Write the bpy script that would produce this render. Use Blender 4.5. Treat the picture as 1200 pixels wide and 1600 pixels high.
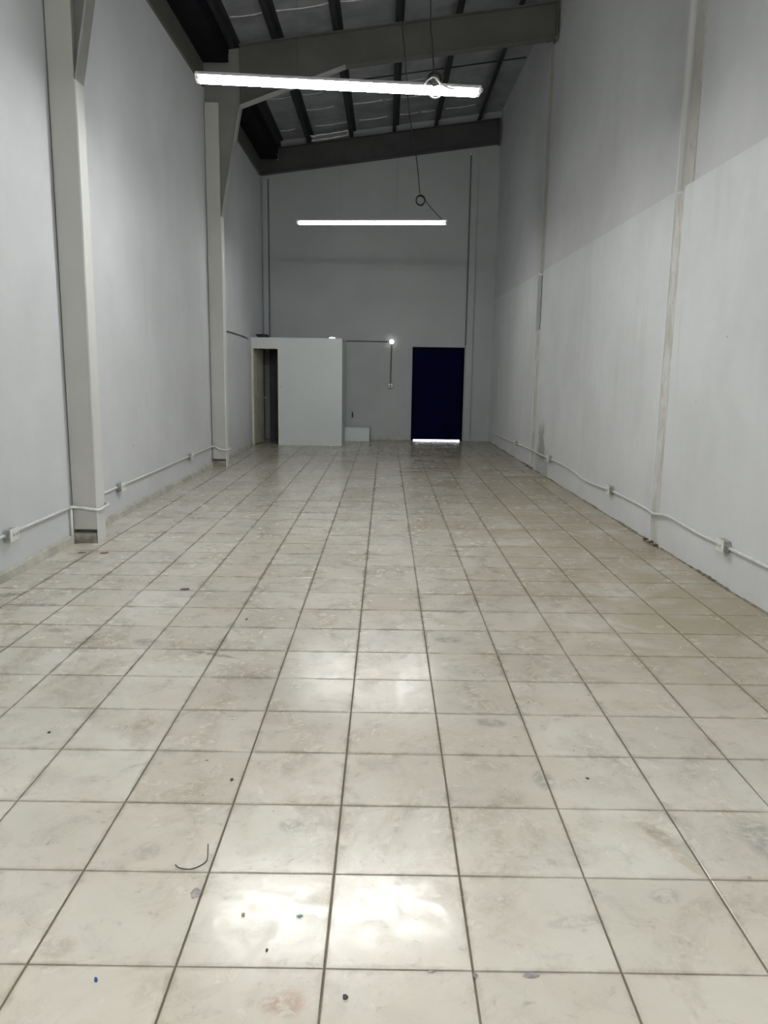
import bpy, bmesh, math, random
from mathutils import Vector, Matrix
random.seed(7)
for o in list(bpy.data.objects): bpy.data.objects.remove(o)
scn = bpy.context.scene
COL = scn.collection

# ------------------------------------------------------------------ camera
F, PITCH, YAW, ROLL, CAMH = 1217.25, 0.178747, -0.000418, 0.014702, 1.50362
def cam_axes():
    cp, sp = math.cos(PITCH), math.sin(PITCH)
    fwd = Vector((math.sin(YAW)*cp, math.cos(YAW)*cp, -sp))
    right = Vector((math.cos(YAW), -math.sin(YAW), 0)); up = right.cross(fwd)
    c, s = math.cos(ROLL), math.sin(ROLL)
    return c*right + s*up, -s*right + c*up, fwd
AR, AU, AF = cam_axes(); CP = Vector((0, 0, CAMH))
cd = bpy.data.cameras.new('camera'); cam = bpy.data.objects.new('camera', cd); COL.objects.link(cam)
cam.matrix_world = Matrix(((AR.x, AU.x, -AF.x, 0), (AR.y, AU.y, -AF.y, 0), (AR.z, AU.z, -AF.z, CAMH), (0, 0, 0, 1)))
cd.sensor_fit = 'VERTICAL'; cd.sensor_height = 24; cd.sensor_width = 18; cd.lens = 24*F/1600
cd.clip_start = .05; cd.clip_end = 200
scn.camera = cam
# ------------------------------------------------------------------ world, exposure
w = bpy.data.worlds.new('world'); scn.world = w; w.use_nodes = True
bg = w.node_tree.nodes['Background']; bg.inputs[0].default_value = (.93, .97, 1, 1); bg.inputs[1].default_value = 6
vs = scn.view_settings; vs.view_transform = 'Standard'; vs.look = 'None'; vs.gamma = 1; vs.use_curve_mapping = False
vs.exposure = 0.92
LAMP = 50.0            # brightness of the fluorescent tubes

# ------------------------------------------------------------------ helpers
def ray(px, py): return (px-600)/F*AR - (py-800)/F*AU + AF
def on_floor(px, py, z=0):
    d = ray(px, py); return CP + d*((z-CAMH)/d.z)
def on_y(px, py, Y):
    d = ray(px, py); return CP + d*(Y/d.y)
def on_left(px, py, X=-2.70):
    d = ray(px, py); return CP + d*(X/d.x)
RX0, RXS = 2.46, -.0145            # right wall: x = RX0 + RXS*(y-6)
def rx(y): return RX0 + RXS*(y-6)
def on_right(px, py, off=0):
    d = ray(px, py); t = (RX0 - 6*RXS + off)/(d.x - RXS*d.y); return CP + d*t
def project(v):
    d = v-CP; z = d.dot(AF)
    return 600 + F*d.dot(AR)/z, 800 - F*d.dot(AU)/z, z

def tag(o, label, cat=None, group=None, kind=None):
    o['label'] = label
    if cat: o['category'] = cat
    if group: o['group'] = group
    if kind: o['kind'] = kind
    return o
def empty(name, loc=(0, 0, 0)):
    o = bpy.data.objects.new(name, None); COL.objects.link(o); o.location = loc; o.empty_display_size = .1; return o
def link(name, bm, mat, parent=None, smooth=False):
    me = bpy.data.meshes.new(name); bmesh.ops.recalc_face_normals(bm, faces=bm.faces); bm.to_mesh(me); bm.free()
    if mat: me.materials.append(mat)
    if smooth:
        for p in me.polygons: p.use_smooth = True
    o = bpy.data.objects.new(name, me); COL.objects.link(o)
    if parent:
        o.parent = parent; o.matrix_parent_inverse = parent.matrix_world.inverted() if False else Matrix.Translation(-Vector(parent.location))
    return o
def box(bm, x0, x1, y0, y1, z0, z1, bev=0):
    vs_ = [bm.verts.new(c) for c in ((x0,y0,z0),(x1,y0,z0),(x1,y1,z0),(x0,y1,z0),(x0,y0,z1),(x1,y0,z1),(x1,y1,z1),(x0,y1,z1))]
    fs = [bm.faces.new([vs_[i] for i in f]) for f in ((3,2,1,0),(4,5,6,7),(0,1,5,4),(1,2,6,5),(2,3,7,6),(3,0,4,7))]
    if bev:
        es = list({e for f in fs for e in f.edges}); bmesh.ops.bevel(bm, geom=es, offset=bev, segments=2, affect='EDGES', profile=.5)
def bx(x0, x1, y0, y1, z0, z1, bev=0):
    bm = bmesh.new(); box(bm, x0, x1, y0, y1, z0, z1, bev); return bm
def prism(bm, pts, ext):
    """polygon pts (3-D) extruded by vector ext"""
    a = [bm.verts.new(p) for p in pts]; b = [bm.verts.new(Vector(p)+Vector(ext)) for p in pts]; n = len(a)
    bm.faces.new(a); bm.faces.new(b[::-1])
    for i in range(n): bm.faces.new((a[i], b[i], b[(i+1) % n], a[(i+1) % n]))
def smooth_path(pts, n=6):
    P = [Vector(p) for p in pts]; out = []
    for i in range(len(P)-1):
        p0 = P[max(i-1, 0)]; p1 = P[i]; p2 = P[i+1]; p3 = P[min(i+2, len(P)-1)]
        for k in range(n):
            t = k/n
            out.append(.5*((2*p1)+(p2-p0)*t+(2*p0-5*p1+4*p2-p3)*t*t+(3*p1-p0-3*p2+p3)*t**3))
    out.append(P[-1]); return out
def tube(bm, pts, r, seg=8, caps=True):
    P = [Vector(p) for p in pts]; rings = []; nrm = None
    for i, p in enumerate(P):
        t = (P[min(i+1, len(P)-1)]-P[max(i-1, 0)]).normalized()
        if nrm is None:
            nrm = t.orthogonal().normalized()
        else:
            nrm = (nrm - t*nrm.dot(t)).normalized()
        b = t.cross(nrm); rr = r[i] if isinstance(r, (list, tuple)) else r
        rings.append([bm.verts.new(p + rr*(math.cos(2*math.pi*k/seg)*nrm + math.sin(2*math.pi*k/seg)*b)) for k in range(seg)])
    for a, b in zip(rings, rings[1:]):
        for k in range(seg): bm.faces.new((a[k], a[(k+1) % seg], b[(k+1) % seg], b[k]))
    if caps: bm.faces.new(rings[0][::-1]); bm.faces.new(rings[-1])
def tb(pts, r, seg=8):
    bm = bmesh.new(); tube(bm, pts, r, seg); return bm
def ball(bm, c, r, sz=1, seg=16):
    m = Matrix.Translation(c) @ Matrix.Diagonal((r, r, r*sz, 1)); bmesh.ops.create_uvsphere(bm, u_segments=seg, v_segments=seg//2, radius=1, matrix=m)

# ------------------------------------------------------------------ materials
class NT:
    def __init__(s, name):
        s.m = bpy.data.materials.new(name); s.m.use_nodes = True; s.t = s.m.node_tree; s.t.nodes.clear()
        s.out = s.n('ShaderNodeOutputMaterial'); s.b = s.n('ShaderNodeBsdfPrincipled'); s.l(s.b.outputs[0], s.out.inputs[0])
        s.pos = s.n('ShaderNodeNewGeometry').outputs['Position']
    def n(s, k): return s.t.nodes.new(k)
    def l(s, a, b): s.t.links.new(a, b)
    def put(s, sock, v):
        if hasattr(v, 'links'): s.l(v, sock)
        else: sock.default_value = v if not isinstance(v, tuple) or len(v) != 3 or sock.type == 'VECTOR' else (*v, 1)
    def math(s, op, a, b=0, c=None, clamp=False):
        k = s.n('ShaderNodeMath'); k.operation = op; k.use_clamp = clamp; s.put(k.inputs[0], a); s.put(k.inputs[1], b)
        if c is not None: s.put(k.inputs[2], c)
        return k.outputs[0]
    def ss(s, v, lo, hi):
        k = s.n('ShaderNodeMapRange'); k.interpolation_type = 'SMOOTHSTEP'; s.put(k.inputs[0], v); s.put(k.inputs[1], lo); s.put(k.inputs[2], hi); return k.outputs[0]
    def rng(s, v, lo, hi, a, b):
        k = s.n('ShaderNodeMapRange'); s.put(k.inputs[0], v); s.put(k.inputs[1], lo); s.put(k.inputs[2], hi); s.put(k.inputs[3], a); s.put(k.inputs[4], b); return k.outputs[0]
    def scale(s, sx, sy, sz, off=(0, 0, 0), v=None):
        k = s.n('ShaderNodeMapping'); s.l(v or s.pos, k.inputs[0]); k.inputs[1].default_value = off; k.inputs[3].default_value = (sx, sy, sz); return k.outputs[0]
    def noise(s, sc, det=5, rough=.6, v=None, dist=0):
        k = s.n('ShaderNodeTexNoise'); s.l(v or s.pos, k.inputs['Vector']); k.inputs['Scale'].default_value = sc; k.inputs['Detail'].default_value = det
        k.inputs['Roughness'].default_value = rough; k.inputs['Distortion'].default_value = dist; return k.outputs['Fac']
    def mix(s, f, a, b, mode='MIX'):
        k = s.n('ShaderNodeMix'); k.data_type = 'RGBA'; k.blend_type = mode; s.put(k.inputs[0], f); s.put(k.inputs[6], a); s.put(k.inputs[7], b); return k.outputs[2]
    def xyz(s, v=None):
        k = s.n('ShaderNodeSeparateXYZ'); s.l(v or s.pos, k.inputs[0]); return k.outputs
    def bump(s, h, st=.2, dist=.01):
        k = s.n('ShaderNodeBump'); k.inputs['Strength'].default_value = st; k.inputs['Distance'].default_value = dist; s.put(k.inputs['Height'], h); s.l(k.outputs[0], s.b.inputs['Normal'])
    def fin(s, col, rough=.6, metal=0, spec=.5):
        s.put(s.b.inputs['Base Color'], col); s.put(s.b.inputs['Roughness'], rough); s.put(s.b.inputs['Metallic'], metal); s.put(s.b.inputs['Specular IOR Level'], spec); return s.m

def plain(name, col, rough=.55, metal=0, var=.08, sc=6, spec=.5):
    t = NT(name); n = t.noise(sc, 5)
    d = tuple(c*(1-var*2) for c in col); u = tuple(min(1, c*(1+var)) for c in col)
    return t.fin(t.mix(t.ss(n, .3, .7), d, u), rough, metal, spec)
def wall_paint(name, col, streak=0.0, blotch=.06, stain=None, dirtcol=(.42, .40, .30)):
    t = NT(name)
    n = t.noise(.9, 4); n2 = t.noise(5, 6, .65); fine = t.noise(60, 3)
    c = t.mix(t.ss(n, .3, .7), tuple(x*(1-blotch) for x in col), tuple(min(.95, x*(1+blotch*.6)) for x in col))
    c = t.mix(t.math('MULTIPLY', t.ss(n2, .5, .8), .10), c, tuple(x*.8 for x in col))
    if streak:
        v = t.scale(3.5, 3.5, .45); st = t.noise(1, 4, .6, v)
        c = t.mix(t.math('MULTIPLY', t.ss(st, .54, .74), streak), c, dirtcol)
        v2 = t.scale(5, 5, 1.2, (3.1, 1.7, .4)); st2 = t.noise(1, 4, .6, v2)
        c = t.mix(t.math('MULTIPLY', t.ss(st2, .60, .72), streak*.9), c, tuple(min(.95, x*1.15) for x in col))
    # small nicks in the paint
    vo = t.n('ShaderNodeTexVoronoi'); t.l(t.pos, vo.inputs['Vector']); vo.inputs['Scale'].default_value = 1.7
    nick = t.math('LESS_THAN', vo.outputs['Distance'], .022)
    c = t.mix(t.math('MULTIPLY', nick, .55), c, (.12, .11, .1))
    if stain:
        for (y0, y1, z0, z1, k) in stain:
            o = t.xyz(); wob = t.rng(t.noise(3.2, 4), 0, 1, -.28, .28)
            yy = t.math('ADD', o[1], wob); zz = t.math('ADD', o[2], t.math('MULTIPLY', wob, .8))
            a = t.math('MULTIPLY', t.ss(yy, y0, y0+.15), t.ss(yy, y1, y1-.15)); b = t.math('MULTIPLY', t.ss(zz, z0-.1, z0+.05), t.ss(zz, z1, z1-.3))
            c = t.mix(t.math('MULTIPLY', t.math('MULTIPLY', a, b), k), c, (.16, .17, .13))
    t.bump(t.math('ADD', t.math('MULTIPLY', fine, .3), n2), .12, .008)
    return t.fin(c, .62, 0, .35)

M = {}
M['wall_left'] = wall_paint('left_wall_paint', (.68, .705, .73), .06)
M['wall_right'] = wall_paint('right_wall_paint', (.70, .725, .735), .15, .07, [(11.6, 12.15, .25, .85, .6), (11.3, 12.3, .0, .5, .35)])
M['wall_up'] = wall_paint('right_upper_paint', (.62, .635, .645), .06, .07)
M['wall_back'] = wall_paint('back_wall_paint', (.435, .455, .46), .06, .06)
M['cubicle'] = wall_paint('cubicle_paint', (.645, .69, .69), .06, .04)
M['col_grey'] = wall_paint('column_grey_paint', (.53, .53, .50), .10, .05)
M['col_white'] = wall_paint('column_white_paint', (.72, .73, .71), .12, .05)
def rusty(name, col, amt=.5):
    t = NT(name); n = t.noise(14, 6, .7, t.scale(1, 1, .35)); n2 = t.noise(3, 4)
    c = t.mix(t.ss(n2, .3, .7), tuple(x*.85 for x in col), col)
    c = t.mix(t.math('MULTIPLY', t.ss(n, .58, .68), amt), c, (.16, .10, .06))
    return t.fin(c, .6, 0, .4)
M['strip'] = rusty('worn_beige_steel', (.57, .555, .51), .6)
t = NT('joint_plaster'); n = t.noise(1, 6, .7, t.scale(7, 7, 2.2)); n2 = t.noise(22, 5, .7); zz = t.xyz()[2]
c = t.mix(t.ss(n, .38, .62), (.68, .69, .68), (.52, .51, .455)); c = t.mix(t.math('MULTIPLY', t.ss(n2, .52, .70), .5), c, (.38, .36, .30))
M['joint'] = t.fin(c, .8, 0, .2)
M['rafter'] = plain('rafter_grey_paint', (.122, .122, .109), .5, 0, .08, 2)
M['rafter_flange'] = plain('flange_shading', (.40, .40, .385), .5, 0, .06, 3)  # light and shade on the knee and haunch flanges put into this grey
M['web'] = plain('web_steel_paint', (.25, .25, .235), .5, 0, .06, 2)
M['rafter_dark'] = plain('back_rafter_paint', (.06, .06, .06), .5, 0, .1, 2)
M['purlin'] = plain('purlin_dark', (.035, .036, .040), .6, 0, .1, 3, .15)
M['gutter'] = plain('gutter_black', (.008, .008, .011), .7, 0, .1, 3, .08)
M['concrete'] = plain('raw_concrete', (.36, .35, .30), .9, 0, .22, 9, .2)
M['base'] = plain('mortar_skirting', (.52, .51, .45), .9, 0, .12, 5, .2)
M['earth'] = plain('dark_earth', (.13, .10, .07), .95, 0, .3, 30, .1)
M['grime'] = plain('wall_foot_grime', (.25, .225, .17), .95, 0, .3, 14, .1)
M['black'] = plain('black_rubber', (.02, .02, .022), .5)
M['conduit'] = plain('conduit_white', (.74, .75, .73), .4, 0, .05, 20)
M['plate'] = plain('plate_white', (.82, .83, .81), .35, 0, .03, 20)
M['boxmetal'] = plain('box_painted_metal', (.36, .365, .35), .45, 0, .15, 40)
M['slot'] = plain('socket_slot', (.06, .06, .06), .5)
M['steel'] = plain('steel_wire', (.5, .5, .5), .35, 1, .05)
M['housing'] = plain('lamp_housing_white', (.85, .85, .85), .4, 0, .02)
M['blue'] = plain('door_blue_paint', (.0008, .0009, .026), .6, 0, .15, 4, .04)
M['blue_dark'] = plain('door_frame_blue', (.0006, .0006, .008), .6, 0, .1, 4, .04)
M['chrome'] = plain('chrome', (.7, .7, .7), .25, 1, .03)
M['frame'] = plain('door_frame_cream', (.72, .70, .60), .5, 0, .05, 4)
M['leaf'] = plain('door_leaf_cream', (.45, .44, .36), .5, 0, .08, 4)
M['shade_sheet'] = plain('interior_shade', (.11, .12, .12), .6, 0, .08, 4)  # dark tone standing in for the unlit cubicle interior
M['foil_pale'] = plain('bright_foil', (.90, .91, .92), .25, .1, .1, 12)
def emit(name, col, st):
    t = NT(name); t.b.inputs['Emission Color'].default_value = (*col, 1); t.b.inputs['Emission Strength'].default_value = st
    return t.fin(tuple(col), .3)
M['tube'] = emit('fluorescent_tube', (1.0, .99, .965), LAMP)
M['tube_old'] = emit('old_fluorescent_tube', (1.0, .99, .965), LAMP*.42)
M['bulb'] = emit('lit_bulb', (1, 1, .97), 1.6)
# roof insulation: grey foil-faced blanket, quilted
t = NT('roof_insulation'); n = t.noise(2.2, 5, .6); n2 = t.noise(1, 3, .5, t.scale(1.5, 9, 1))
t.bump(t.math('ADD', n, n2), .35, .04)
M['roof'] = t.fin(t.mix(t.ss(n, .3, .7), (.27, .28, .305), (.40, .41, .44)), .38, .25, .5)

# floor: worn cream tiles
def st(px, py, a, b, rot, col, k):
    p = on_floor(px, py); return (p.x, p.y, a, b, rot, col, k)
GR, BR_, YE, RE, DK = (.27, .26, .24), (.36, .31, .23), (.50, .42, .22), (.40, .24, .18), (.14, .12, .09)
STAINS = [st(1022, 1300, .035, .085, .5, BR_, .7), st(1078, 1352, .022, .09, .45, (.52, .47, .36), .8), st(850, 1218, .05, .09, 0, GR, .6),
          st(450, 1568, .05, .05, 0, RE, .6), st(1010, 1102, .17, .05, 0, YE, .5), st(1075, 1050, .06, .10, .4, YE, .45), st(870, 930, .19, .16, 0, BR_, .6),
          st(930, 955, .17, .07, 0, BR_, .5), st(90, 985, .10, .05, 0, DK, .5), st(140, 998, .06, .16, -.6, DK, .5), st(20, 928, .14, .06, .4, DK, .7),
          st(230, 1004, .10, .07, -.4, GR, .6), st(330, 1022, .20, .025, -.35, DK, .6), st(770, 1130, .10, .05, -.3, GR, .6), st(455, 1290, .05, .05, 0, GR, .5),
          st(230, 1330, .05, .06, 0, GR, .4), st(90, 1480, .06, .05, 0, BR_, .5), st(1190, 1310, .08, .16, 0, GR, .6), st(700, 1000, .09, .06, 0, GR, .6), st(420, 1570, .03, .03, 0, RE, .5),
          st(205, 905, .2, .1, 0, BR_, .4), st(60, 945, .2, .05, 0, GR, .6), st(1040, 1400, .06, .04, .3, GR, .5), st(900, 1440, .1, .03, .2, GR, .4)]
S, TX0, TY0 = .38, -.1359, 1.7516
t = NT('floor_tile'); px_, py_, pz_ = t.xyz()
u = t.math('DIVIDE', t.math('SUBTRACT', px_, TX0), S); v = t.math('DIVIDE', t.math('SUBTRACT', py_, TY0), S)
cx = t.n('ShaderNodeCombineXYZ'); t.l(t.math('FLOOR', u), cx.inputs[0]); t.l(t.math('FLOOR', v), cx.inputs[1])
wn = t.n('ShaderNodeTexWhiteNoise'); t.l(cx.outputs[0], wn.inputs[0]); rnd = wn.outputs['Value']
fu = t.math('FRACT', u); fv = t.math('FRACT', v)
eu = t.math('MINIMUM', fu, t.math('SUBTRACT', 1, fu)); ev = t.math('MINIMUM', fv, t.math('SUBTRACT', 1, fv))
edge = t.math('MINIMUM', eu, ev)
n1 = t.noise(1.1, 6, .6); n2 = t.noise(5.5, 9, .68, None, .8); n3 = t.noise(24, 6, .7, None, .5); n4 = t.noise(3.0, 9, .7, t.scale(1, .6, 1, (4, 2, 0)), 1.0); nf = t.noise(75, 4, .7)
c = t.mix(rnd, (.60, .575, .495), (.70, .68, .605))
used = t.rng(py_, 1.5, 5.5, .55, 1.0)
n0 = t.noise(2.6, 5, .6, t.scale(1, .8, 1, (9, 1, 0)), .6)
c = t.mix(t.math('MULTIPLY', t.ss(n0, .38, .68), .42), c, (.54, .485, .37))
c = t.mix(t.math('MULTIPLY', t.ss(n1, .45, .65), .35), c, (.47, .45, .395))
c = t.mix(t.math('MULTIPLY', t.ss(n2, .46, .74), t.math('MULTIPLY', used, .72)), c, (.40, .38, .325))
c = t.mix(t.math('MULTIPLY', t.ss(n4, .50, .72), t.math('MULTIPLY', used, .85)), c, (.33, .295, .21))
c = t.mix(t.math('MULTIPLY', t.math('MULTIPLY', t.ss(n3, .52, .74), t.ss(n2, .42, .60)), .55), c, (.27, .25, .21))
# trodden dirt caught along the tile edges
ed = t.math('MULTIPLY', t.ss(edge, t.rng(n2, .3, .7, .0, .11), 0), t.ss(n4, .34, .56))
c = t.mix(t.math('MULTIPLY', t.math('MULTIPLY', ed, used), .70), c, (.23, .20, .145))
# brown tracked-in staining on the right-hand side of the hall, grey grime plus dim light painted in at the far end
nb = t.noise(1.6, 8, .68, t.scale(.8, 1, 1, (7, 3, 0)), .8)
right_m = t.math('MULTIPLY', t.ss(px_, .2, 1.9), t.ss(py_, 2.2, 4.8))
c = t.mix(t.math('MULTIPLY', t.math('MULTIPLY', right_m, t.ss(nb, .24, .56)), .88), c, (.345, .29, .185))
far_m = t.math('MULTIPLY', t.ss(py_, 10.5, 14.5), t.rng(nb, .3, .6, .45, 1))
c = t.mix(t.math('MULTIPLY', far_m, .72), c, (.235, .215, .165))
streak = t.math('MULTIPLY', t.ss(t.noise(1, 5, .6, t.scale(1.0, 3.2, 1, (2, 5, 0))), .53, .66), t.math('MULTIPLY', t.ss(py_, 8, 12), t.ss(px_, -1.2, .8)))
c = t.mix(t.math('MULTIPLY', streak, .55), c, (.13, .12, .09))
# individual stains: (x, y, half width, half length, turn, colour, strength)
for (sx, sy, a, b, rot, colr, k) in STAINS:
    mp = t.n('ShaderNodeMapping'); mp.vector_type = 'TEXTURE'; t.l(t.pos, mp.inputs[0]); mp.inputs[1].default_value = (sx, sy, 0); mp.inputs[2].default_value = (0, 0, rot); mp.inputs[3].default_value = (a, b, 1)
    q = t.xyz(mp.outputs[0]); dd = t.math('ADD', t.math('MULTIPLY', q[0], q[0]), t.math('MULTIPLY', q[1], q[1]))
    dd = t.math('ADD', dd, t.rng(n3, .3, .7, -.55, .55))
    mk_ = t.math('MULTIPLY', t.ss(dd, 1.1, .35), t.ss(n3, .36, .60) if k < .75 else 1.0)
    c = t.mix(t.math('MULTIPLY', mk_, k), c, colr)
# small dark specks
vo = t.n('ShaderNodeTexVoronoi'); t.l(t.pos, vo.inputs['Vector']); vo.inputs['Scale'].default_value = 8
sp = t.math('MULTIPLY', t.math('LESS_THAN', vo.outputs['Distance'], t.rng(n3, .3, .7, .0, .075)), t.ss(n4, .42, .6))
c = t.mix(t.math('MULTIPLY', sp, .8), c, (.09, .08, .07))
t.bump(t.math('ADD', t.math('MULTIPLY', n3, .7), t.math('MULTIPLY', nf, .10)), .09, .007)
r_ = t.math('ADD', t.rng(t.noise(13, 9, .78, None, .6), .38, .62, .09, .26), t.math('MULTIPLY', t.ss(n4, .45, .7), .12))
M['tile'] = t.fin(c, r_, 0, .48)
t = NT('grout'); n = t.noise(9, 6, .7); n2 = t.noise(1.1, 4); gx = t.xyz()
dk_ = t.mix(n, (.10, .085, .06), (.19, .165, .115)); lt_ = t.mix(n, (.30, .275, .21), (.46, .44, .37))
wear = t.math('MULTIPLY', t.ss(n2, .30, .50), t.math('MAXIMUM', t.ss(gx[0], -.5, -1.7), .22))
M['grout'] = t.fin(t.mix(wear, dk_, lt_), .9, 0, .2)

YB = 17.38       # back wall
YF = -4.0        # front wall, behind the camera
XL = -2.70
def roofz(x): return 6.364 + .139*x      # top of rafters / underside of purlins
PUR = .16
# ------------------------------------------------------------------ floor with single tiles
bm = bx(XL-.15, 2.75, YF-.15, YB+.02, -.12, -.007)
floor = link('floor', bm, M['grout']); tag(floor, 'worn cream square tiled floor of the long hall', 'floor', kind='structure')
GAP = .0062
def tile_mesh(bm, x0, x1, y0, y1, rot=None):
    c = .0022; zb, z1, z0 = -.0078, -.0012, 0
    lo = [(x0,y0),(x1,y0),(x1,y1),(x0,y1)]; hi = [(x0+c,y0+c),(x1-c,y0+c),(x1-c,y1-c),(x0+c,y1-c)]
    cx, cy = (x0+x1)/2, (y0+y1)/2
    def P(p, z):
        if rot: z += (p[0]-cx)*rot[0] + (p[1]-cy)*rot[1] + rot[2]
        return bm.verts.new((p[0], p[1], z))
    A = [P(p, zb) for p in lo]; B = [P(p, z1) for p in lo]; T = [P(p, z0) for p in hi]
    bm.faces.new(T)
    for i in range(4):
        j = (i+1) % 4
        bm.faces.new((A[i], A[j], B[j], B[i])); bm.faces.new((B[i], B[j], T[j], T[i]))
cells = []
for k in range(-7, 7):
    for r in range(-15, 42):
        x0 = TX0+k*S+GAP/2; x1 = TX0+(k+1)*S-GAP/2; y0 = TY0+r*S+GAP/2; y1 = TY0+(r+1)*S-GAP/2
        x0 = max(x0, XL+.004); x1 = min(x1, rx((y0+y1)/2)-.004); y1 = min(y1, YB-.01)
        if x1-x0 < .02 or y1-y0 < .02: continue
        area = 0; vis = False
        if y0 > 1.0:
            q = [project(Vector((x, y, 0))) for x, y in ((x0,y0),(x1,y0),(x1,y1),(x0,y1))]
            q = [(min(max(a, 0), 1200), min(max(b, 0), 1600)) for a, b, _ in q]
            area = abs(sum(q[i][0]*q[(i+1) % 4][1]-q[(i+1) % 4][0]*q[i][1] for i in range(4)))/2
        cells.append((area, k, r, x0, x1, y0, y1))
cells.sort(reverse=True)
GLOSSY = {}
shared = {}
rest = bmesh.new()
for i, (area, k, r, x0, x1, y0, y1) in enumerate(cells):
    rot = (random.gauss(0, .0016), random.gauss(0, .0016), random.uniform(-.0005, .0005))
    if i < 298 and area > 30:
        key = (round(x1-x0, 4), round(y1-y0, 4))
        if key not in shared:
            bm = bmesh.new(); hx, hy = (x1-x0)/2, (y1-y0)/2; tile_mesh(bm, -hx, hx, -hy, hy)
            me = bpy.data.meshes.new('tile'); bmesh.ops.recalc_face_normals(bm, faces=bm.faces); bm.to_mesh(me); bm.free(); me.materials.append(M['tile']); shared[key] = me
        o = bpy.data.objects.new('tile', shared[key]); COL.objects.link(o); o.parent = floor
        o.location = ((x0+x1)/2, (y0+y1)/2, rot[2]); o.rotation_euler = (rot[1], -rot[0], 0)
    else:
        tile_mesh(rest, x0, x1, y0, y1, rot)
o = link('tile_field', rest, M['tile'], floor); o['kind'] = 'stuff'; o['label'] = 'small far tiles of the same cream floor'

# ------------------------------------------------------------------ walls
wl = link('wall_left', bx(XL-.15, XL, YF-.15, YB+.15, -.1, 6.25), M['wall_left']); tag(wl, 'long pale grey painted wall on the left with steel columns', 'wall', kind='structure')
wf = link('wall_front', bx(XL, 2.8, YF-.15, YF, -.1, 7.1), M['wall_left']); tag(wf, 'plain end wall behind the viewpoint', 'wall', kind='structure')
# back wall with the door opening
DX0, DX1, DZ = .565, 1.70, 2.035
wb = empty('wall_back', (0, YB, 0)); tag(wb, 'grey end wall with the dark blue door', 'wall', kind='structure')
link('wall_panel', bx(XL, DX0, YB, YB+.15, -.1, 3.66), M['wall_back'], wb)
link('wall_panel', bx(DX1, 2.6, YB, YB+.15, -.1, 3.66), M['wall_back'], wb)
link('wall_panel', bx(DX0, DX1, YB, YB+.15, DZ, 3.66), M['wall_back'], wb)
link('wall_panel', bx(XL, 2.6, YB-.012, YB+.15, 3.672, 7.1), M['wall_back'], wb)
link('panel_joint', bx(XL, 2.6, YB+.004, YB+.15, 3.66, 3.672), M['wall_back'], wb)
# right wall: block dado below, recessed panels above
def rslab(y0, y1, z0, z1, off, thick=.25):
    bm = bmesh.new(); a, b = rx(y0)+off, rx(y1)+off
    prism(bm, [(a,y0,z0),(b,y1,z0),(b+thick,y1,z0),(a+thick,y0,z0)], (0, 0, z1-z0)); return bm
wr = empty('wall_right', (2.4, 7, 0)); tag(wr, 'long off white wall on the right with a ledge at mid height', 'wall', kind='structure')
J1, J2 = (6.83, 7.03), (12.36, 12.70)
LZ = 3.045
for a, b in ((YF, J1[0]), (J1[1], J2[0]), (J2[1], YB+.1)):
    link('lower_panel', rslab(a, b, -.1, LZ, 0), M['wall_right'], wr)
link('upper_panel', rslab(YF, J1[0]-.02, LZ, 7.1, .065), M['wall_up'], wr)
link('upper_panel', rslab(J1[1]-.01, J2[0]+.02, LZ, 7.1, .018), M['wall_up'], wr)
link('upper_panel', rslab(J2[1]-.02, YB+.1, LZ, 7.1, .018), M['wall_up'], wr)
link('joint_filler', rslab(J1[0], J1[1], -.02, LZ-.03, .010), M['joint'], wr)
link('joint_filler', rslab(J1[0], J1[1]-.14, .11, LZ-.10, .005), M['joint'], wr)
link('joint_filler', rslab(J2[0], J2[1], -.02, 2.18, .016), M['joint'], wr)
link('joint_filler', rslab(J2[0], J2[1], 2.18, LZ-.02, .06), M['purlin'], wr)  # recess coloured dark for the shadow in the groove
# ------------------------------------------------------------------ roof
x0, x1 = XL-.15, 2.8
bm = bmesh.new(); prism(bm, [(x0, YF-.2, roofz(x0)+PUR), (x1, YF-.2, roofz(x1)+PUR), (x1, YF-.2, roofz(x1)+PUR+.12), (x0, YF-.2, roofz(x0)+PUR+.12)], (0, YB-YF+.4, 0))
ceil = link('ceiling', bm, M['roof']); tag(ceil, 'dark sloping roof lined with foil insulation', 'roof', kind='structure')
PX = [-2.28, -1.64, -.765, .12, .975, 1.86]
ordn = ['nearest the left wall', 'second from the left wall', 'third from the left wall', 'fourth from the left wall', 'fifth from the left wall', 'nearest the right wall']
for x, nm in zip(PX, ordn):
    z = roofz(x); bm = bmesh.new(); h = PUR-.004; W = .065
    prof = [(-W,0),(.006,0),(.006,h-.006+.004),(W,h+.004*1.2),(W,h+.01),(0,h+.006),(0,.006),(-W,.006)]
    prism(bm, [(x+a, YF, z+b+.139*a*.98) for a, b in [(-W,0),(.008,0),(.008,h-.008),(W,h-.008),(W,h),(0,h),(0,.008),(-W,.008)]], (0, YB-YF-.02, 0))
    p = link('purlin', bm, M['purlin']); tag(p, 'dark steel purlin under the roof, '+nm, 'purlin', 'roof purlins')
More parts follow.
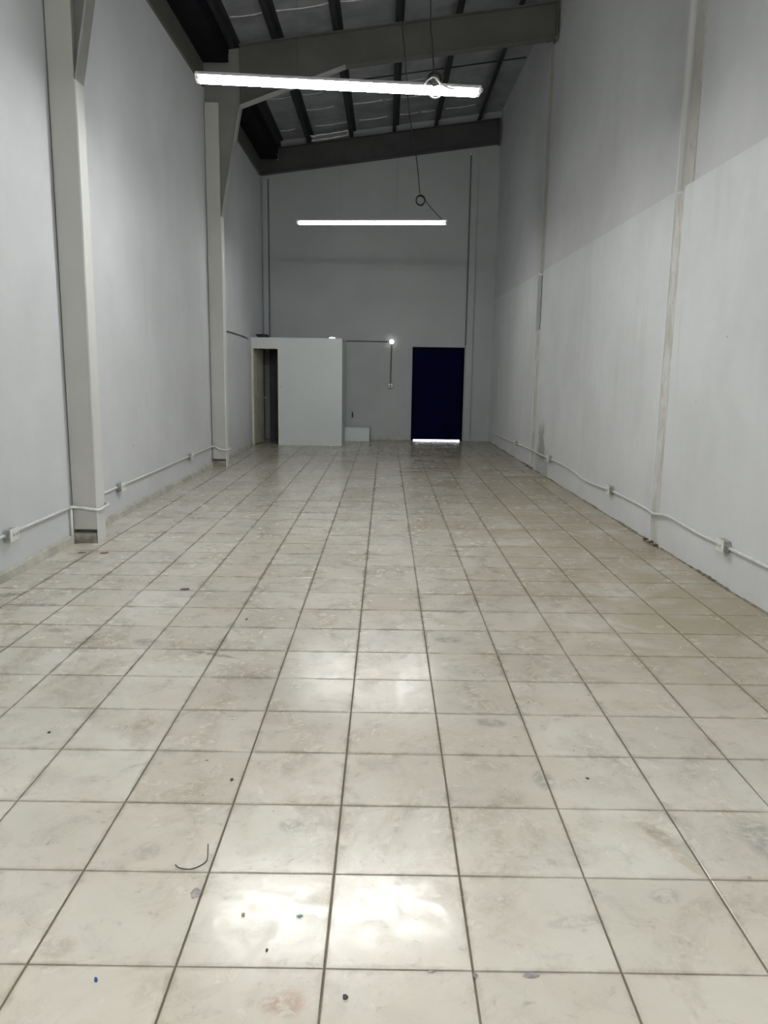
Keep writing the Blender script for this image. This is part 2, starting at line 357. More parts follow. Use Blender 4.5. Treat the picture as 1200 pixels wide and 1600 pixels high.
# glints along the insulation seams, painted as pale ribbons (slightly sagging, broken up)
def seam(y, xs, wdt=.012, drop=.012):
    for a, b in xs:
        bm = bmesh.new(); n = 6; top = []
        for i in range(n+1):
            x = a+(b-a)*i/n; sg = drop*math.sin(math.pi*i/n); yy = y+random.uniform(-.006, .006)
            z = roofz(x)+PUR-.006-sg
            top.append([bm.verts.new((x, yy-wdt/2, z)), bm.verts.new((x, yy+wdt/2, z-.003)), bm.verts.new((x, yy+wdt/2, z+.008)), bm.verts.new((x, yy-wdt/2, z+.008))])
        for p, q in zip(top, top[1:]):
            for k in range(4): bm.faces.new((p[k], p[(k+1) % 4], q[(k+1) % 4], q[k]))
        bm.faces.new(top[0]); bm.faces.new(top[-1][::-1])
        link('seam_glint', bm, M['foil_pale'], ceil)
seam(11.62, [(-2.2, -1.70), (-1.58, -.83), (-.70, -.20)], .014)
seam(13.6, [(-.6, .05), (.2, .9), (1.05, 1.6)], .010)
seam(15.72, [(-1.58, -1.05), (-.70, -.15), (-.1, .05), (.2, .75), (1.1, 1.35)], .014)
seam(16.72, [(-2.2, -1.9), (-1.5, -.85), (-.62, -.05), (.2, .55), (.62, .9), (1.1, 1.7)], .014)
seam(14.9, [(-2.15, -1.72), (-1.55, -1.2), (.25, .6)], .008)
seam(9.6, [(-2.2, -1.7), (-1.5, -.9), (-.6, .0), (.2, .9), (1.1, 1.7)], .012)
# loose foil flap beside the back rafter
fl = empty('loose_foil', (-1.25, 17.0, 6.1)); tag(fl, 'loose strip of silver foil hanging from the roof at the back beam', 'foil')
for (a, za, b, zb, r) in ((-1.62, .075, -.86, .085, .012), (-1.60, -.02, -.86, .0, .010)):
    P = [(a+(b-a)*i/8, 17.02+.01*math.sin(i*2), roofz(a+(b-a)*i/8)+za+(zb-za)*i/8 - .012*math.sin(math.pi*i/8)) for i in range(9)]
    link('foil_edge', tb(P, r, 6), M['foil_pale'], fl)
link('foil_edge', tb([(-.86, 17.02, roofz(-.86)+.085), (-.855, 17.03, roofz(-.86)+.04), (-.86, 17.02, roofz(-.86))], .012, 6), M['foil_pale'], fl)
link('foil_edge', tb([(-1.62, 17.02, roofz(-1.62)+.075), (-1.55, 17.0, roofz(-1.55)+.05), (-1.48, 17.02, roofz(-1.48)+.07)], .018, 6), M['foil_pale'], fl)
# sag rod between purlins
for a, b, nm in zip(PX, PX[1:]+[2.34], ('first and second', 'second and third', 'third and fourth', 'fourth and fifth', 'fifth and sixth', 'last')):
    a += .015; b -= .07
    sr = link('sag_rod', tb([(a, 14.25, roofz(a)+.05), (b, 14.25, roofz(b)+.05)], .011, 6), M['purlin'])
    tag(sr, 'thin dark tie rod between the %s purlins from the left' % nm if nm != 'last' else 'thin dark tie rod in the far bay between the last purlin and right wall', 'rod', 'tie rods')

# ------------------------------------------------------------------ steel frames
def column_left(Y, label):
    """tapered steel column with boarded front, knee widening towards the rafter"""
    c = empty('steel_column', (-2.6, Y, 0)); tag(c, label, 'column', 'steel columns on the left wall')
    fw = .165; xi = -2.47; kz, kx = 3.71, -2.47; tz, tx = 5.235, -2.17
    y0, y1 = Y-.045, Y-.045+fw
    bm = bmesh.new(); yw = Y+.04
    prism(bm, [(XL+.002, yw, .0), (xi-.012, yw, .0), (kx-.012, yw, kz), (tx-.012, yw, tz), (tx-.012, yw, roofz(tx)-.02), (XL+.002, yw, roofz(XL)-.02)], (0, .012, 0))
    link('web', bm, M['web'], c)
    bm = bmesh.new()
    prism(bm, [(xi-.014, y0, 0), (xi, y0, 0), (xi, y0, kz), (xi-.014, y0, kz)], (0, fw, 0))
    k_ = bmesh.new(); prism(k_, [(xi-.014, y0, kz), (xi, y0, kz), (tx, y0, tz), (tx-.014, y0, tz)], (0, fw, 0))
    link('knee_flange', k_, M['rafter_flange'], c)
    link('inner_flange', bm, M['col_white'], c)
    # grey boarding closing the front of the column
    bm = bmesh.new(); box(bm, XL+.010, xi-.016, Y-.035, Y+.03, .115, 5.29, .004)
    link('front_panel', bm, M['col_grey'], c)
    bm = bmesh.new(); box(bm, XL+.003, xi-.02, Y-.055, Y+.11, -.004, .085, .008)
    link('concrete_base', bm, M['concrete'], c)
    link('gap_shade_strip', bx(XL+.003, XL+.009, Y-.025, Y+.03, .115, 5.29), M['rafter'], c)  # dark strip standing in for the shade beside the panel
    # weld seam plate at the kink
    link('knee_plate', bx(kx-.016, kx+.002, y0-.002, y1+.002, kz-.012, kz+.012), M['col_white'], c)
    return c
column_left(6.65, 'tall grey steel column nearest the viewer on the left wall')
column_left(12.15, 'farther grey steel column with a bent knee under the middle beam')
def rafter(Y, haunch, mat, label, fw=.16):
    r = empty('rafter', (0, Y, 6.2)); tag(r, label, 'beam', 'sloping roof beams')
    xr = 2.335 if haunch else 2.255; xl = XL+.02 if not haunch else -2.17
    D = .48; tf = .014
    top = lambda x: roofz(x)-.012
    if haunch: bot = [(-2.17, 5.235), (-.65, 5.79), (xr, 5.79+.1375*(xr+.65))]
    else: bot = [(xl, roofz(xl)-D-.012), (xr, roofz(xr)-D-.012)]
    bm = bmesh.new()
    pts = [(x, Y-.006, z+.006) for x, z in bot] + [(xr, Y-.006, top(xr)-.004), (bot[0][0], Y-.006, top(bot[0][0])-.004)]
    prism(bm, pts, (0, .012, 0)); link('web', bm, mat, r)
    bm = bmesh.new()
    if haunch:
        (a, za), (b, zb) = bot[:2]; h_ = bmesh.new(); prism(h_, [(a, Y-fw/2, za), (b, Y-fw/2, zb), (b, Y-fw/2, zb+tf), (a, Y-fw/2, za+tf)], (0, fw, 0)); link('haunch_flange', h_, M['rafter_flange'], r)
    for (a, za), (b, zb) in list(zip(bot, bot[1:]))[1 if haunch else 0:]: prism(bm, [(a, Y-fw/2, za), (b, Y-fw/2, zb), (b, Y-fw/2, zb+tf), (a, Y-fw/2, za+tf)], (0, fw, 0))
    link('bottom_flange', bm, mat, r)
    bm = bmesh.new(); a, b = bot[0][0], xr
    prism(bm, [(a, Y-fw/2, top(a)-tf), (b, Y-fw/2, top(b)-tf), (b, Y-fw/2, top(b)), (a, Y-fw/2, top(a))], (0, fw, 0)); link('top_flange', bm, mat, r)
    bm = bmesh.new(); box(bm, xr, xr+.014, Y-fw/2, Y+fw/2, bot[-1][1]-.03, top(xr)+.01); link('end_plate', bm, mat, r)
    if haunch:
        for q in (0, 1): link('bolt', tb([(xr-.06-.03*q, Y-.05+.1*q, bot[-1][1]-.028), (xr-.06-.03*q, Y-.05+.1*q, bot[-1][1]+.03)], .014, 6), mat, r)
    else:
        for xs in (-.32, .02): link('stiffener', bx(xs-.005, xs+.005, Y-fw/2+.004, Y-.004, roofz(xs)-D+.012, roofz(xs)-.03), mat, r)
    return r
rafter(12.15, True, M['rafter'], 'big grey tapered roof beam crossing above the nearer lamp')
rafter(17.27, False, M['rafter_dark'], 'dark straight roof beam against the end wall')
rafter(6.65, True, M['rafter'], 'roof beam above the top edge of the view')
# eave band on top of the left wall and black gutter per bay
for a, b, nm in ((YF, 6.55, 'over the nearest bay'), (6.85, 12.05, 'over the bay between the two left columns'), (12.35, 17.18, 'over the far bay by the end wall')):
    e = link('eave_band', bx(XL+.001, XL+.03, a, b, 5.47, 5.79, .004), M['rafter']); tag(e, 'grey steel band along the left wall top '+nm, 'band', 'eave bands')
    g = empty('eave_gutter', (-2.5, a, 5.8)); tag(g, 'black box gutter under the left eave '+nm, 'gutter', 'eave gutters')
    link('gutter_trough', bx(XL+.001, -2.335, a, b, 5.795, 5.84), M['gutter'], g)
    link('gutter_lip', bx(-2.335, -2.31, a, b, 5.785, 6.02), M['gutter'], g)
    link('end_bracket', bx(-2.34, -2.305, b-.03, b, 5.775, 5.90), M['boxmetal'], g)
# right columns buried in the wall, showing as strips above the ledge
for (a, b), off, nm in (((J1[0]-.02, J1[1]-.01), .055, 'nearer'), ((J2[0]+.02, J2[1]-.02), .022, 'farther')):
    c = link('wall_column', rslab(a, b, LZ+.001, 7.1, off, .1), M['strip']); tag(c, nm+' worn beige steel strip set upright in the right wall above the ledge', 'column', 'steel strips in the right wall')
c = link('fin', rslab(J1[1]-.012, J1[1]+.03, LZ+.001, 6.4, .006, .03), M['col_white']); c.name = 'edge_bead'; tag(c, 'pale plaster edge beside the nearer steel strip of the right wall', 'edge bead')  # plaster edge coloured pale for the light it catches

# skirting on the left wall: rough mortar fillet
def rough_base(y0, y1, name, label):
    bm = bmesh.new(); n = int((y1-y0)/.06); prev = None
    for i in range(n+1):
        y = y0+(y1-y0)*i/n; h = .068+.008*math.sin(y*2.3)+random.uniform(-.007, .007); d = .022+random.uniform(-.004, .004)
        ring = [bm.verts.new((XL+.001, y, -.005)), bm.verts.new((XL+d+.012, y, -.005)), bm.verts.new((XL+d, y, h*.8)), bm.verts.new((XL+.008, y, h)), bm.verts.new((XL+.001, y, h))]
        if prev:
            for k in range(5): bm.faces.new((prev[k], prev[(k+1) % 5], ring[(k+1) % 5], ring[k]))
        else: bm.faces.new(ring)
        prev = ring
    bm.faces.new(prev[::-1])
    o = link(name, bm, M['base']); tag(o, label, 'skirting', kind='structure')
rough_base(YF+.01, 6.58, 'baseboard_left', 'rough mortar skirting before the nearest left column')
rough_base(6.79, 12.07, 'baseboard_left', 'rough mortar skirting between the two left columns')
rough_base(12.28, 15.70, 'baseboard_left', 'rough mortar skirting between the far column and the cubicle')
o = link('baseboard_back', bx(-.33, DX0-.06, YB-.018, YB-.001, 0, .055, .004), M['base']); tag(o, 'thin beige skirting along the end wall left of the blue door', 'skirting', kind='structure')
# broken concrete at the foot of the right wall joints
for (a, b), nm in ((J1, 'nearer'), (J2, 'farther')):
    d = empty('broken_footing', (rx(a), (a+b)/2, 0)); tag(d, 'dark broken mortar at the foot of the '+nm+' joint in the right wall', 'rubble', 'broken mortar lumps')
    for q in range(6):
        bm = bmesh.new(); s_ = random.uniform(.012, .028); yy = a-.08+(b-a+.1)*q/5
        bmesh.ops.create_icosphere(bm, subdivisions=1, radius=s_, matrix=Matrix.Translation((rx(yy)-.015-random.random()*.02, yy, s_*.3)))
        for v_ in bm.verts: v_.co += Vector((random.uniform(-.008, .008), random.uniform(-.012, .012), 0)); v_.co.z = max(.001, v_.co.z*.8)
        link('lump', bm, M['concrete'] if q % 2 == 0 else M['earth'], d)

# dirt packed into the foot of the right wall
def dirt_line(y0, y1, label):
    bm = bmesh.new(); n = int((y1-y0)/.05); prev = None
    for i in range(n+1):
        y = y0+(y1-y0)*i/n; x = rx(y); h = max(.004, .009+.008*math.sin(y*4.7)*math.sin(y*1.3)+random.uniform(-.005, .005)); d = .008+random.uniform(0, .012)
        ring = [bm.verts.new((x-.0005, y, -.004)), bm.verts.new((x-d-.006, y, -.002)), bm.verts.new((x-d*.5, y, h*.6)), bm.verts.new((x-.0005, y, h))]
        if prev:
            for k in range(4): bm.faces.new((prev[k], prev[(k+1) % 4], ring[(k+1) % 4], ring[k]))
        else: bm.faces.new(ring)
        prev = ring
    bm.faces.new(prev[::-1]); o = link('baseboard_right', bm, M['grime']); tag(o, label, 'dirt', kind='structure')
dirt_line(YF+.02, J1[0]-.12, 'dark dirt line at the foot of the right wall before the nearer joint')
dirt_line(J1[1]+.04, J2[0]-.12, 'dark dirt line at the foot of the right wall between the two joints')
dirt_line(J2[1]+.04, YB-.03, 'dark dirt line at the foot of the right wall beyond the farther joint')
# columns / pilasters on the back wall
o = link('corner_column', bx(XL+.035, -2.56, YB-.07, YB-.013, .0, 5.45, .003), M['wall_back']); tag(o, 'narrow grey steel post in the left corner of the end wall', 'post')
o = link('corner_shade', bx(-2.558, -2.535, YB-.018, YB-.0125, 2.2, 5.45), M['rafter']); tag(o, 'dark vertical strip painted as shade beside the left corner post of the end wall', 'shade strip')  # dark strip drawn for the shading in the gap by the post
o = link('back_post', bx(1.73, 1.865, YB-.05, YB-.013, .0, 6.02, .003), M['wall_back']); tag(o, 'narrow grey post on the end wall right of the blue door', 'post')
p = empty('vertical_conduit', (1.70, YB-.03, 2.1)); tag(p, 'thin dark conduit running up the end wall above the blue door corner', 'conduit')
link('pipe', tb([(1.712, YB-.03, 2.08), (1.705, YB-.03, 6.0)], .011, 6), M['rafter'], p)
link('end_fitting', bx(1.685, 1.725, YB-.06, YB-.015, 5.97, 6.01, .004), M['plate'], p)

# ------------------------------------------------------------------ blue door
d = empty('door_1', (1.13, YB, 0)); tag(d, 'dark navy blue metal door in the end wall with daylight under it', 'door', kind='structure')
bm = bmesh.new(); fy0, fy1 = YB-.02, YB+.004
box(bm, DX0, DX0+.05, fy0, fy1, 0, DZ); box(bm, DX1-.05, DX1, fy0, fy1, 0, DZ); box(bm, DX0+.05, DX1-.05, fy0, fy1, DZ-.05, DZ)
link('door_frame', bm, M['blue_dark'], d)
leaf = link('door_leaf', bx(DX0+.002, DX1-.002, YB+.005, YB+.045, .020, DZ-.002, .002), M['blue'], d)
link('lock', tb([(DX0+.12, YB+.006, 1.12), (DX0+.12, YB-.012, 1.12)], .018, 12), M['blue_dark'], d)
link('handle', tb(smooth_path([(DX0+.12, YB+.006, .96), (DX0+.12, YB-.05, .96), (DX0+.14, YB-.055, .96), (DX0+.23, YB-.052, .955)], 4), .009, 8), M['blue_dark'], d)
for z in (.35, 1.1, 1.8): link('hinge', tb([(DX1-.05, YB-.022, z), (DX1-.05, YB-.022, z+.1)], .009, 8), M['blue_dark'], d)
# outside ground behind the door
og = link('outside_ground', bx(-6, 8, YB+.16, YB+9, -.12, -.002), plain('outside_concrete', (.7, .7, .68), .9)); tag(og, 'sunlit pale concrete ground seen through the slit under the blue door', 'ground', kind='structure')
th = link('trim_1', bx(DX0, DX1, YB+.02, YB+.16, -.1, -.002), M['concrete']); tag(th, 'concrete threshold under the blue door', 'threshold', kind='structure')

# ------------------------------------------------------------------ cubicle
CX0, CX1, CY0, CZ = XL+.002, -.885, 15.80, 2.13
OX0, OX1, OZ = -2.655, -2.165, 1.91       # opening
c = empty('cubicle', (-1.8, 16.6, 0)); tag(c, 'low pale grey boxed-in cubicle in the left back corner with its door ajar', 'cubicle')
bm = bmesh.new(); T = .09
box(bm, CX0, OX0-.03, CY0, CY0+T, 0, CZ); box(bm, OX1+.03, CX1, CY0, CY0+T, 0, CZ); box(bm, OX0-.03, OX1+.03, CY0, CY0+T, OZ+.03, CZ)
link('front_wall', bm, M['cubicle'], c)
link('side_wall', bx(CX1-T, CX1, CY0+T, YB-.015, 0, CZ), M['cubicle'], c)
link('dim_sheet', bx(CX0+.01, CX1-T-.01, YB-.03, YB-.016, 0, CZ-.11), M['shade_sheet'], c)  # added dark sheets that keep the cubicle interior dim
link('dim_sheet', bx(CX0+.001, CX0+.009, CY0+T+.01, YB-.032, .09, CZ-.11), M['shade_sheet'], c)
link('dim_sheet', bx(CX1-T-.012, CX1-T-.001, CY0+T+.01, YB-.032, 0, CZ-.11), M['shade_sheet'], c)
link('roof_slab', bx(CX0, CX1-T, CY0+T, YB-.015, CZ-.10, CZ-.004), M['cubicle'], c)
bm = bmesh.new(); y0, y1 = CY0-.018, CY0+T+.005
box(bm, OX0-.035, OX0, y0, y1, 0, OZ+.035); box(bm, OX1, OX1+.035, y0, y1, 0, OZ+.035); box(bm, OX0, OX1, y0, y1, OZ, OZ+.035)
link('door_frame', bm, M['frame'], c)
# door leaf hinged on the left jamb, swung inward
ang = math.radians(76); L = OX1-OX0-.01
leafb = bx(0, L, 0, .035, .015, OZ-.008, .003)
dl = link('door', leafb, M['leaf'], None); dl.parent = c; dl.location = Vector((OX0+.006, CY0+.06, 0))-Vector(c.location); dl.rotation_euler = (0, 0, ang)
def child(name, bm, mat, par):
    o = link(name, bm, mat); o.parent = par; return o
child('recessed_panel', bx(.08, L-.08, -.004, .002, .2, .85, .002), M['leaf'], dl)
child('recessed_panel', bx(.08, L-.08, -.004, .002, 1.0, 1.75, .002), M['leaf'], dl)
bm = bmesh.new(); tube(bm, [(L-.06, 0, .93), (L-.06, -.045, .93)], .012, 10); ball(bm, (L-.06, -.06, .93), .028, 1)
child('door_knob', bm, M['chrome'], dl)
# white block bench beside the cubicle
lt = on_y(577, 664, 16.80)
o = link('low_plinth', bx(-.882, -.345, 16.80, YB-.02, 0, .30, .008), M['cubicle']); tag(o, 'low white masonry block on the floor between cubicle and blue door', 'plinth')
# tap stub on back wall
tp = on_y(551, 648, YB)
f = empty('wall_tap', tp); tag(f, 'small dark water tap on the end wall above the white block', 'tap')
bm = bmesh.new(); tube(bm, [(tp.x, YB-.001, tp.z+.04), (tp.x, YB-.006, tp.z+.04)], .03, 12); link('escutcheon', bm, M['plate'], f)
link('spout', tb(smooth_path([(tp.x, YB-.004, tp.z+.04), (tp.x, YB-.05, tp.z+.04), (tp.x, YB-.06, tp.z), (tp.x, YB-.06, tp.z-.06)], 4), .014, 8), M['black'], f)
link('tap_handle', bx(tp.x-.03, tp.x+.03, YB-.05, YB-.03, tp.z+.055, tp.z+.065, .003), M['black'], f)
# light bulb, conduit and switch on the back wall
b = on_y(612, 534, YB-.05); s_ = on_y(610, 603, YB)
lb = empty('wall_bulb', (b.x, YB, b.z)); tag(lb, 'round lit white bulb on the end wall between cubicle and blue door', 'light bulb')
bm = bmesh.new(); ball(bm, (b.x, YB-.075, b.z), .052); link('globe', bm, M['bulb'], lb, True)
link('socket', tb([(b.x, YB-.002, b.z), (b.x, YB-.04, b.z)], [.05, .034], 14), M['plate'], lb)
o = link('wall_conduit', tb([(CX1+.002, YB-.014, b.z+.005), (b.x-.05, YB-.014, b.z)], .012, 8), M['rafter']); tag(o, 'thin grey conduit from the cubicle to the round bulb', 'conduit')
o = link('switch_conduit', tb([(b.x, YB-.014, b.z-.05), (s_.x, YB-.014, s_.z+.055)], .014, 8), M['rafter']); tag(o, 'thin grey conduit dropping from the round bulb to the switch', 'conduit')
sw = empty('light_switch', (s_.x, YB, s_.z)); tag(sw, 'small switch box on the end wall left of the blue door', 'switch')
link('box', bx(s_.x-.055, s_.x+.055, YB-.04, YB-.001, s_.z-.05, s_.z+.05, .004), M['boxmetal'], sw)
link('plate', bx(s_.x-.045, s_.x+.045, YB-.048, YB-.04, s_.z-.042, s_.z+.042, .003), M['plate'], sw)
link('rocker', bx(s_.x-.015, s_.x+.015, YB-.054, YB-.048, s_.z-.022, s_.z+.022, .002), M['slot'], sw)
# glowing white fitting and cable heap on the cubicle
b2 = on_y(519, 528, CY0+.05)
o = empty('roof_fitting', (b2.x, CY0+.06, CZ)); tag(o, 'small glowing white fitting lying on the front top edge of the cubicle', 'lamp')
bm = bmesh.new(); ball(bm, (b2.x, CY0+.055, CZ+.010), .062, .22); link('fitting_cap', bm, M['bulb'], o, True)
link('base_ring', tb([(b2.x, CY0+.055, CZ-.002), (b2.x, CY0+.055, CZ+.008)], .05, 16), M['plate'], o)
bm = bmesh.new(); P = []
for i in range(60):
    a = i*.62; P.append((-2.50+.11*math.cos(a)*(1+.2*math.sin(i*.7)), CY0+.20+.08*math.sin(a), CZ+.008+.0009*i+.008*math.sin(i*1.3)))
tube(bm, P, .009, 6); o = link('cable_coil', bm, M['black']); tag(o, 'heap of black cable on top of the cubicle in the corner', 'cable')
Q = [on_left(x, y, XL+.012) for x, y in ((353, 517), (362, 519.5), (372, 523), (382, 526.5), (387, 529))]
Q = [(XL+.012, 12.30, Q[0].z+.01)] + Q
o = link('wall_cable', tb(smooth_path(Q, 5), .010, 6), M['black']); tag(o, 'thin black cable along the left wall leading to the cubicle top', 'cable')

# ------------------------------------------------------------------ lamps
def lamp(A, B, label, tubemat='tube'):
    A = Vector(A); B = Vector(B); c = (A+B)/2; ang = math.atan2(B.y-A.y, B.x-A.x); Lh = (B-A).length/2
    e = empty('batten_lamp', c); tag(e, label, 'lamp', 'hanging twin tube lamps'); e.rotation_euler = (0, 0, ang)
    def ch(name, bm, mat, sm=False):
        o = link(name, bm, mat, None, sm); o.parent = e; return o
    bm = bmesh.new()
    prism(bm, [(-Lh, -.064, .014), (-Lh, -.035, .046), (-Lh, .035, .046), (-Lh, .064, .014), (-Lh, .060, .014), (-Lh, .032, .040), (-Lh, -.032, .040), (-Lh, -.060, .014)], (2*Lh, 0, 0))
    ch('housing', bm, M['housing'])
    for s in (-1, 1):
        ch('tube', tb([(-Lh+.03, s*.034, 0), (Lh-.03, s*.034, 0)], .024, 14), M[tubemat], False)
    for s in (-1, 1):
        bm = bmesh.new(); x = s*(Lh-.014); box(bm, x-.016, x+.016, -.056, .056, -.018, .036, .006); ch('end_cap', bm, M['housing'])
    for s in (-1, 1):
        wx = -.765 if s < 0 else .12; x = (wx-c.x)/math.cos(ang)
        top = roofz(wx)-.003-c.z
        ch('suspension_wire', tb([(x, 0, .06), (x, 0, top)], .0012, 4), M['black'])
    return e
ZL = 3.80
A1, B1 = on_floor(306, 123, ZL), on_floor(750, 145, ZL)
A2, B2 = on_floor(464, 348, ZL), on_floor(698, 348, ZL)
lamp1 = lamp(A1, B1, 'nearer hanging white tube lamp below the big grey roof beam')
lamp2 = lamp(A2, B2, 'farther hanging white tube lamp in front of the end wall', 'tube_old')
lamp((-1.45, .75, ZL), (.90, .85, ZL), 'hanging tube lamp above and out of the view')
lamp((-1.45, -2.6, ZL), (.90, -2.6, ZL), 'hanging tube lamp behind the viewpoint')
# cords
def cord(name, pts, r, mat, label, par=None, n=5):
    o = link(name, tb(smooth_path(pts, n), r, 6), mat, par)
    if label: tag(o, label, 'cord')
    return o
def ring(c, R, turns, r, seed, tilt=.25, n=14):
    rr = random.Random(seed); P = []
    for i in range(int(turns*n)+1):
        a = 2*math.pi*i/n; k = R*(1+rr.uniform(-.07, .07))
        P.append((c[0]+k*math.cos(a), c[1]+.012*(i/n)-.02+tilt*.1*math.sin(a), c[2]+k*math.sin(a)*1.12))
    bm = bmesh.new(); tube(bm, P, r, 6); return bm
def inlamp(lp_, name, bm, mat):
    o = link(name, bm, mat); o.parent = lp_
    o.matrix_parent_inverse = (Matrix.Translation(lp_.location) @ Matrix.Rotation(lp_.rotation_euler.z, 4, 'Z')).inverted()
LP = lamp1
yl = 6.97
c0 = on_y(679, 128, yl-.03)
inlamp(LP, 'power_cord', tb(smooth_path([(.30, yl, roofz(.30)+PUR-.01), on_y(673, 0, yl), on_y(675, 60, yl), on_y(678, 113, yl-.02)], 5), .006, 6), M['black'])
inlamp(LP, 'coil', ring(on_y(679, 124, yl-.02), .052, 2.6, .010, 3), M['black'])
lp = [on_y(x, y, yl-.07) for x, y in ((690, 136), (684, 124), (676, 121), (668, 126), (665, 131), (667, 137), (670, 141), (673, 150), (680, 153.5), (688, 150), (691, 142), (688, 131), (680, 123))]
inlamp(LP, 'white_lead', tb(smooth_path(lp, 4), .006, 6), M['conduit'])
inlamp(LP, 'white_lead', tb(smooth_path([on_y(x, y, yl-.07) for x, y in ((686, 128), (692, 133), (700, 137), (710, 139))], 4), .007, 6), M['conduit'])
inlamp(LP, 'white_lead', tb(smooth_path([on_y(x, y, yl+.02) for x, y in ((738, 138), (745, 134), (751, 136), (754, 141), (751, 145))], 4), .005, 6), M['conduit'])
LP = lamp2; yc = 12.72
inlamp(LP, 'power_cord', tb(smooth_path([(.135, 11.85, roofz(.135)-.004), on_y(627, 25, 11.88), on_y(633, 90, 11.95), on_y(640, 180, 12.2), on_y(651, 250, 12.55), on_y(656, 303, yc)], 5), .007, 6), M['black'])
inlamp(LP, 'coil', ring(on_y(657, 313, yc), .068, 3.4, .009, 5), M['black'])
inlamp(LP, 'power_cord', tb(smooth_path([on_y(661, 306, yc), on_y(668, 318, yc), on_y(680, 332, yc+.02), on_y(691, 343, yc+.06)], 4), .006, 6), M['black'])

# ------------------------------------------------------------------ wall conduits with socket boxes
Z0 = .316
CL = [(XL+.014, YF+.1, Z0), (XL+.014, 2.0, Z0), (XL+.014, 6.40, Z0+.003), (XL+.02, 6.52, Z0+.004), (XL+.05, 6.585, Z0), (-2.60, 6.592, Z0-.005), (-2.50, 6.585, Z0-.018), (-2.452, 6.60, Z0-.02), (-2.448, 6.68, Z0-.015), (-2.448, 6.80, Z0-.01), (-2.50, 6.83, Z0-.005), (-2.64, 6.84, Z0), (XL+.014, 6.95, Z0),
      (XL+.014, 9, Z0), (XL+.014, 11.90, Z0), (XL+.02, 12.02, Z0), (XL+.05, 12.085, Z0-.003), (-2.58, 12.092, Z0-.04), (-2.50, 12.085, Z0-.05), (-2.452, 12.10, Z0-.055), (-2.448, 12.2, Z0-.05), (-2.448, 12.30, Z0-.045), (-2.50, 12.335, Z0-.04), (-2.66, 12.345, Z0-.04)]
o = link('left_conduit', tb(smooth_path(CL, 5), .0125, 8), M['conduit'], None, True); o.name = 'wall_conduit'; tag(o, 'white conduit along the foot of the left wall bending round the columns', 'conduit')
o = link('drop_pipe', tb([(XL+.022, 6.56, -.002), (XL+.020, 6.555, .15), (XL+.022, 6.55, Z0-.012)], .012, 8), M['conduit'], None, True); tag(o, 'short white pipe dropping to the floor beside the nearest left column', 'pipe')
RP = [(1290, 932), (1200, 886.5), (1150, 862), (1090, 833), (1052, 810.5), (1040, 805), (1030, 803.5), (1020, 802.5), (1013.5, 797), (1000, 789), (970, 774), (953, 766), (930, 757.5), (912, 749), (898, 738), (880, 726.5), (858, 716.5), (842, 709), (833, 704), (826, 701), (806, 692.5), (790, 686), (772, 677.5)]
RO = {7: -.030, 6: -.03, 5: -.022, 8: -.016}
pts = [on_right(x, y, RO.get(i, -.014)) for i, (x, y) in enumerate(RP)]
o = link('wall_conduit', tb(smooth_path(pts, 5), .0125, 8), M['conduit'], None, True); tag(o, 'white wavy conduit along the foot of the right wall', 'conduit')
def socket(c, side, label, grp):
    """surface box with cover plate; side=+1 on the left wall (faces +x), -1 on the right wall"""
    e = empty('socket_box', c); tag(e, label, 'socket box', grp)
    def B(name, x0, x1, y0, y1, z0, z1, mat, bev=.003):
        a, b_ = sorted((c[0]+side*x0, c[0]+side*x1)); return link(name, bx(a, b_, c[1]+y0, c[1]+y1, c[2]+z0, c[2]+z1, bev), mat, e)
    B('box', .001, .052, -.055, .055, -.040, .040, M['boxmetal'], .006)
    pl = B('cover_plate', .052, .060, -.060, .060, -.045, .045, M['plate'])
    for s in (-1, 1):
        o = B('outlet', .060, .063, s*.026-.015, s*.026+.015, -.018, .018, M['plate'], .002)
        B('slot', .0625, .0640, s*.026-.006, s*.026-.003, -.008, .008, M['slot'], 0); B('slot', .0625, .0640, s*.026+.003, s*.026+.006, -.008, .008, M['slot'], 0)
    for s in (-1, 1):
        a = Vector((c[0]+side*.022, c[1]+s*.055, c[2])); link('connector', tb([a, a+Vector((0, s*.022, 0))], .017, 10), M['boxmetal'], e)
    link('screw', tb([(c[0]+side*.058, c[1], c[2]), (c[0]+side*.0625, c[1], c[2])], .004, 8), M['steel'], e)
    link('mount_lug', tb([(c[0]+side*.012, c[1]-.04, c[2]-.05), (c[0]+side*.012, c[1]-.04, c[2]-.036)], .012, 8), M['boxmetal'], e)
for (x, y), nm in (((17, 831), 'before the nearest column'), ((189, 758), 'nearer of the two between the left columns'), ((298, 711), 'farther of the two between the left columns')):
    p = on_left(x, y, XL+.03); socket((XL, p.y, Z0), 1, 'white socket box on the left wall conduit, '+nm, 'left wall socket boxes')
for (x, y), nm in (((1130, 852), 'nearest the viewer'), ((953, 765), 'between the two joints, nearer one'), ((858, 716), 'just before the farther joint'), ((806, 692), 'beyond the farther joint')):
    p = on_right(x, y, -.03); socket((rx(p.y), p.y, p.z), -1, 'white socket box on the right wall conduit, '+nm, 'right wall socket boxes')

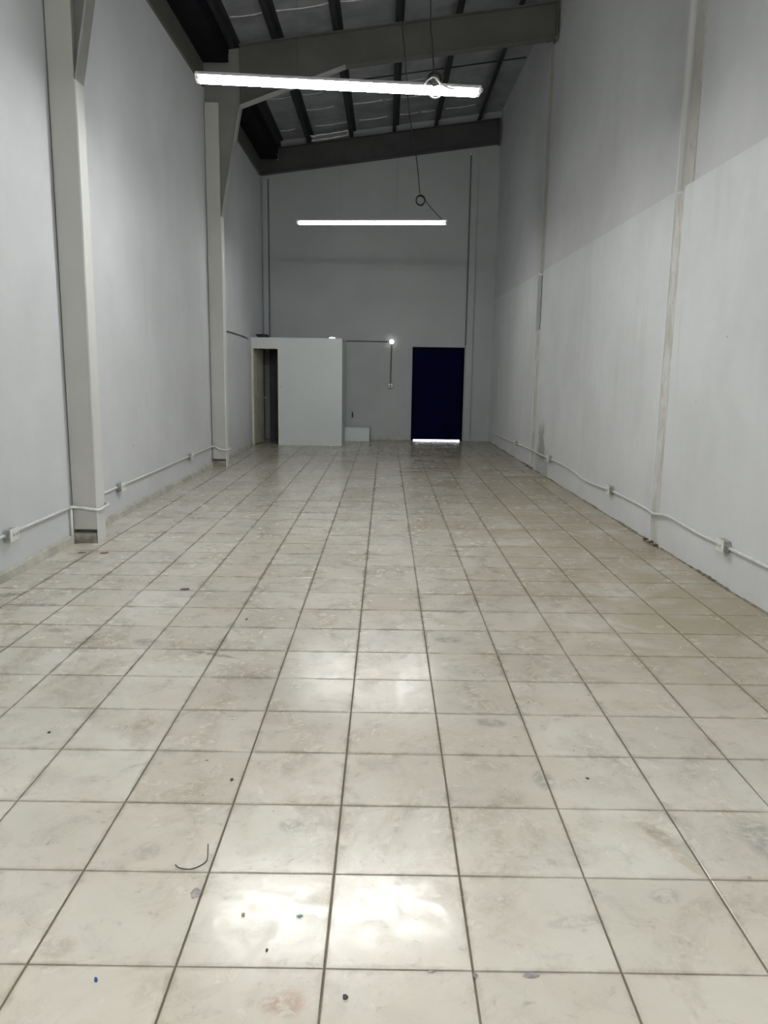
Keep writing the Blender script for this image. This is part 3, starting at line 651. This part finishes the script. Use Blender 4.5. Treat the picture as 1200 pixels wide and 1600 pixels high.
# ------------------------------------------------------------------ litter and marks lying on the tiles
def scrap(name, px, rw, rl, mat, label, cat, rot=0, h=.0025, n=9):
    c = on_floor(*px); rw *= .75; rl *= .75; bm = bmesh.new(); rr = random.Random(hash(px) % 999)
    P = []
    for i in range(n):
        a = 2*math.pi*i/n; k = rr.uniform(.75, 1.15); x, y = rw*k*math.cos(a), rl*k*math.sin(a)
        P.append((c.x+x*math.cos(rot)-y*math.sin(rot), c.y+x*math.sin(rot)+y*math.cos(rot), .0012))
    prism(bm, P, (0, 0, h)); o = link(name, bm, mat); tag(o, label, cat)
mk = lambda n, c: plain(n, c, .7, 0, .2, 40, .2)
gs, dk, bl, te, rd, br = mk('grey_putty', (.36, .335, .325)), mk('dark_scrap', (.09, .08, .07)), mk('blue_plastic', (.03, .05, .25)), mk('teal_paint', (.22, .38, .40)), mk('red_rust', (.30, .16, .11)), mk('brown_mud', (.34, .29, .22))
o = link('wire_scrap', tb(smooth_path([on_floor(x, y, .003) for x, y in ((274, 1351), (280, 1356), (297, 1358), (312, 1353), (322, 1346), (324.5, 1338), (325, 1319))], 4), .0018, 6), M['slot']); tag(o, 'thin curved piece of wire lying on a tile near the front left', 'wire')
scrap('putty_spot', (306, 1396), .022, .030, gs, 'round grey putty spot on a tile near the front left', 'spot', 0, .0008, 16)
scrap('dark_scrap', (288, 921), .050, .032, dk, 'flat dark scrap lying on the floor left of the middle', 'scrap', .3)
scrap('blue_chip', (150, 1532), .006, .012, bl, 'tiny blue plastic chip on the front left tile', 'chip', .5)
scrap('teal_spot', (468, 1432), .012, .009, te, 'small teal paint spot on the shiny front tile', 'spot', 0, .0006)
scrap('brown_pebble', (380, 1431), .008, .010, brick if False else br, 'small brown pebble on the shiny front tile', 'pebble', 0, .004)
scrap('dark_pebble', (539, 1560), .010, .010, dk, 'small dark pebble at the bottom of the view', 'pebble', 0, .005)
scrap('black_crumb', (417, 1486), .005, .008, dk, 'tiny black crumb on the shiny front tile', 'crumb')
scrap('dark_crumb', (362, 1219), .008, .012, dk, 'tiny dark crumb beside a tile joint left of the middle', 'crumb')
scrap('dark_crumb', (918, 1217), .009, .009, dk, 'tiny dark crumb on a tile right of the middle', 'crumb')
scrap('dark_crumb', (77, 1145), .009, .012, dk, 'tiny dark crumb on a tile at the far left', 'crumb')
scrap('dark_crumb', (385, 968), .011, .018, dk, 'tiny dark crumb on the floor beyond the left of the shine', 'crumb')
scrap('rust_flake', (163, 864), .055, .035, rd, 'reddish rust flake on the floor at the nearest left column', 'flake', .4)
scrap('rust_flake', (128, 864), .045, .02, dk, 'dark flake on the floor at the nearest left column', 'flake', .4)
scrap('grout_chip', (830, 1524), .030, .014, gs, 'grey chipped tile corner right of the front middle', 'chip', .1, .0006)
scrap('grout_chip', (675, 1518), .014, .008, gs, 'small grey chip on the front middle tile joint', 'chip', .1, .0006)
scrap('grout_chip', (743, 1525), .009, .012, gs, 'small grey chip at a tile crossing front middle', 'chip', .1, .0006)
scrap('blue_smear', (921, 1086), .020, .012, mk('bluegrey', (.36, .38, .42)), 'blue grey paint smear on a tile to the right', 'smear', .2, .0006)
